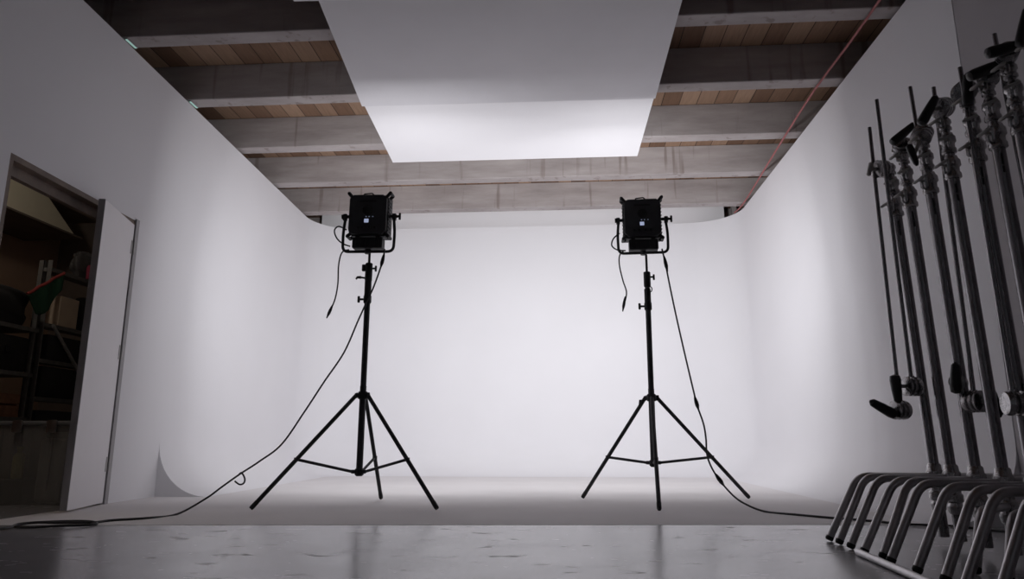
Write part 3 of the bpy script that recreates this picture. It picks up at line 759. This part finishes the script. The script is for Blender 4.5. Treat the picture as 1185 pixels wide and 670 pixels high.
# clear plastic bin with lid and clips on the floor
bn = thing('plastic_bin', 'smoky clear plastic storage bin on the storeroom floor', 'bin', (-3.675, 4.96, 0))
bx = MB(); w, d, h = .285, .195, .535
def shell(mb, w0, d0, w1, d1, z0, z1, th):
    o0 = [(-w0, -d0, z0), (w0, -d0, z0), (w0, d0, z0), (-w0, d0, z0)]; o1 = [(-w1, -d1, z1), (w1, -d1, z1), (w1, d1, z1), (-w1, d1, z1)]
    i0 = [(x * (1 - th / w0), y * (1 - th / d0), z0 + th) for x, y, z in o0]; i1 = [(x * (1 - th / w1), y * (1 - th / d1), z1) for x, y, z in o1]
    V = [[mb.bm.verts.new(p) for p in q] for q in (o0, o1, i0, i1)]
    for k in range(4):
        n = (k + 1) % 4
        mb.bm.faces.new((V[0][k], V[0][n], V[1][n], V[1][k])); mb.bm.faces.new((V[2][n], V[2][k], V[3][k], V[3][n])); mb.bm.faces.new((V[1][k], V[1][n], V[3][n], V[3][k]))
    mb.bm.faces.new(V[0][::-1]); mb.bm.faces.new(V[2])
shell(bx, w - .03, d - .02, w, d, 0.0, h, .006)
bx.build('body', M_CLEAR, bn, smooth=0)
MB().box((-w - .012, -d - .012, h), (w + .012, d + .012, h + .03), .008).build('lid', M_GREYBOX, bn)
for px in (-.12, .13): MB().box((px, -d - .022, h - .05), (px + .07, -d - .010, h + .036), .004).build('clip', M_CHROME, bn)
MB().box((-.20, -d - .008, .10), (-.195, -d + .012, h - .02)).box((.17, -d - .008, .10), (.175, -d + .012, h - .02)).build('rib', M_CLEAR, bn, smooth=0)
pc = tag(MB().box((-.085, -.13, 0), (.085, .10, .44), .03).box((-.07, -.10, .44), (.07, .06, .48), .01).build('equipment_pouch', M_POUCH, loc=(-3.56, 4.96, .008)), 'grey pouch standing inside the clear bin', 'pouch')
yl = tag(MB().lathe([(.0, 0), (.035, .002), (.037, .01), (.037, .15), (.03, .17), (.016, .18), (.016, .20), (.018, .2), (.018, .22), (.0, .222)], (-3.80, 4.86, .17), n=16).build('spray_can', M_YELLOW), 'yellow can seen through the clear bin', 'can')
tag(MB().box((-3.91, 4.81, .008), (-3.70, 5.10, .168), .012).build('black_case', M_BAG), 'black case at the bottom of the clear bin', 'case')

for z, h_, y_a, y_b, ds in ((1.051, .20, 5.26, 6.1, 'upper slim black case on the braced shelving under the cardboard box'), (.761, .24, 5.24, 6.12, 'middle slim black case on the braced shelving'),
                       (.101, .56, 5.24, 6.1, 'tall black case at the bottom of the braced shelving')):
    q = tag(MB().box((-4.10, y_a, z), (-4.012, y_b, z + h_), .012).build('equipment_case', M_BAG), ds, 'case', 'black cases in the storeroom')
    MB().box((-4.012, (y_a + y_b) / 2 - .06, z + h_ * .6), (-4.002, (y_a + y_b) / 2 + .06, z + h_ * .6 + .02), .003, 1).build('handle', M_BLACK2, q)
q = tag(MB().box((-4.10, 5.62, 1.331), (-4.012, 6.1, 1.62), .02).build('equipment_case', M_BAG), 'black case beside the beige cardboard box on the braced shelving', 'case', 'black cases in the storeroom')
MB().box((-4.012, 5.80, 1.50), (-4.002, 5.92, 1.52), .003, 1).build('handle', M_BLACK2, q)
bx_ = thing('cardboard_box', 'small beige cardboard box on the braced storeroom shelving', 'box', (-4.052, 5.44, 1.331))
MB().box((-.05, -.11, 0), (.05, .11, .24), .003, 1).build('body', M_CARD, bx_, smooth=0)
MB().box((-.052, -.02, .238), (.052, .02, .2425)).build('tape', M_GREYBOX, bx_, smooth=0)
lump('cloth_bundle', M_PURPLE, (-4.14, 5.50, 1.771), (-4.02, 6.1, 2.03), 9, 'dark grey cloth bundle on top of the braced shelving', 'cloth', .2)
lump('pink_pouch', M_MAGENTA, (-4.015, 5.58, 1.771), (-3.935, 5.72, 1.90), 5, 'small pink pouch beside the dark cloth bundle', 'pouch', .1)

# green cloth draped over the corner of the shelving, with a red hem
def drape():
    mb = MB(); N, Mm = 16, 10; V = []
    top0, top1 = Vector((-3.985, 4.93, 1.50)), Vector((-3.975, 5.27, 1.74))
    for i in range(N + 1):
        u = i / N; row = []
        for j in range(Mm + 1):
            v = j / Mm
            p = top0.lerp(top1, u)
            ln = .13 + .07 * math.sin(PI * min(1, u * 1.2))
            p = p + Vector((.012 + .007 * math.sin(u * 15 + v), .10 * v * (1 - u), -ln * v))
            row.append(mb.bm.verts.new(p))
        V.append(row)
    for i in range(N):
        for j in range(Mm): mb.bm.faces.new((V[i][j], V[i + 1][j], V[i + 1][j + 1], V[i][j + 1]))
    o = mb.build('hanging_cloth', M_GREEN, smooth=60)
    md = o.modifiers.new('thickness', 'SOLIDIFY'); md.thickness = .006
    tag(o, 'dark green cloth with a red hem hung on the storeroom shelving', 'cloth')
    pts = [top0.lerp(top1, i / N) + Vector((.012 + .007 * math.sin(i / N * 15), 0, .004)) for i in range(N + 1)]
    h = MB().tube(pts, .012, 8).build('hem', M_RED, o); h['label'] = 'red hem'
drape()

# ------------------------------------------------------------------ world, camera, view
w = bpy.data.worlds.new('World'); bpy.context.scene.world = w; w.use_nodes = True
bgn = w.node_tree.nodes['Background']; bgn.inputs['Color'].default_value = (.9, .92, 1, 1); bgn.inputs['Strength'].default_value = .045

cam = bpy.data.cameras.new('camera'); cam.sensor_width = 36; cam.lens = FPX / 1185 * 36
co = bpy.data.objects.new('camera', cam); C.objects.link(co)
co.location = (0, 0, CAM_H); co.rotation_euler = (PI / 2 + TH, 0, YA)
cam.clip_start = .02
sc = bpy.context.scene; sc.camera = co
sc.view_settings.view_transform = 'Standard'; sc.view_settings.look = 'None'; sc.view_settings.gamma = 1
sc.view_settings.use_curve_mapping = False; sc.view_settings.exposure = 0
sc.cycles.use_denoising = True
sc.cycles.max_bounces = 14; sc.cycles.diffuse_bounces = 8; sc.cycles.glossy_bounces = 6
sc.cycles.sample_clamp_indirect = 6
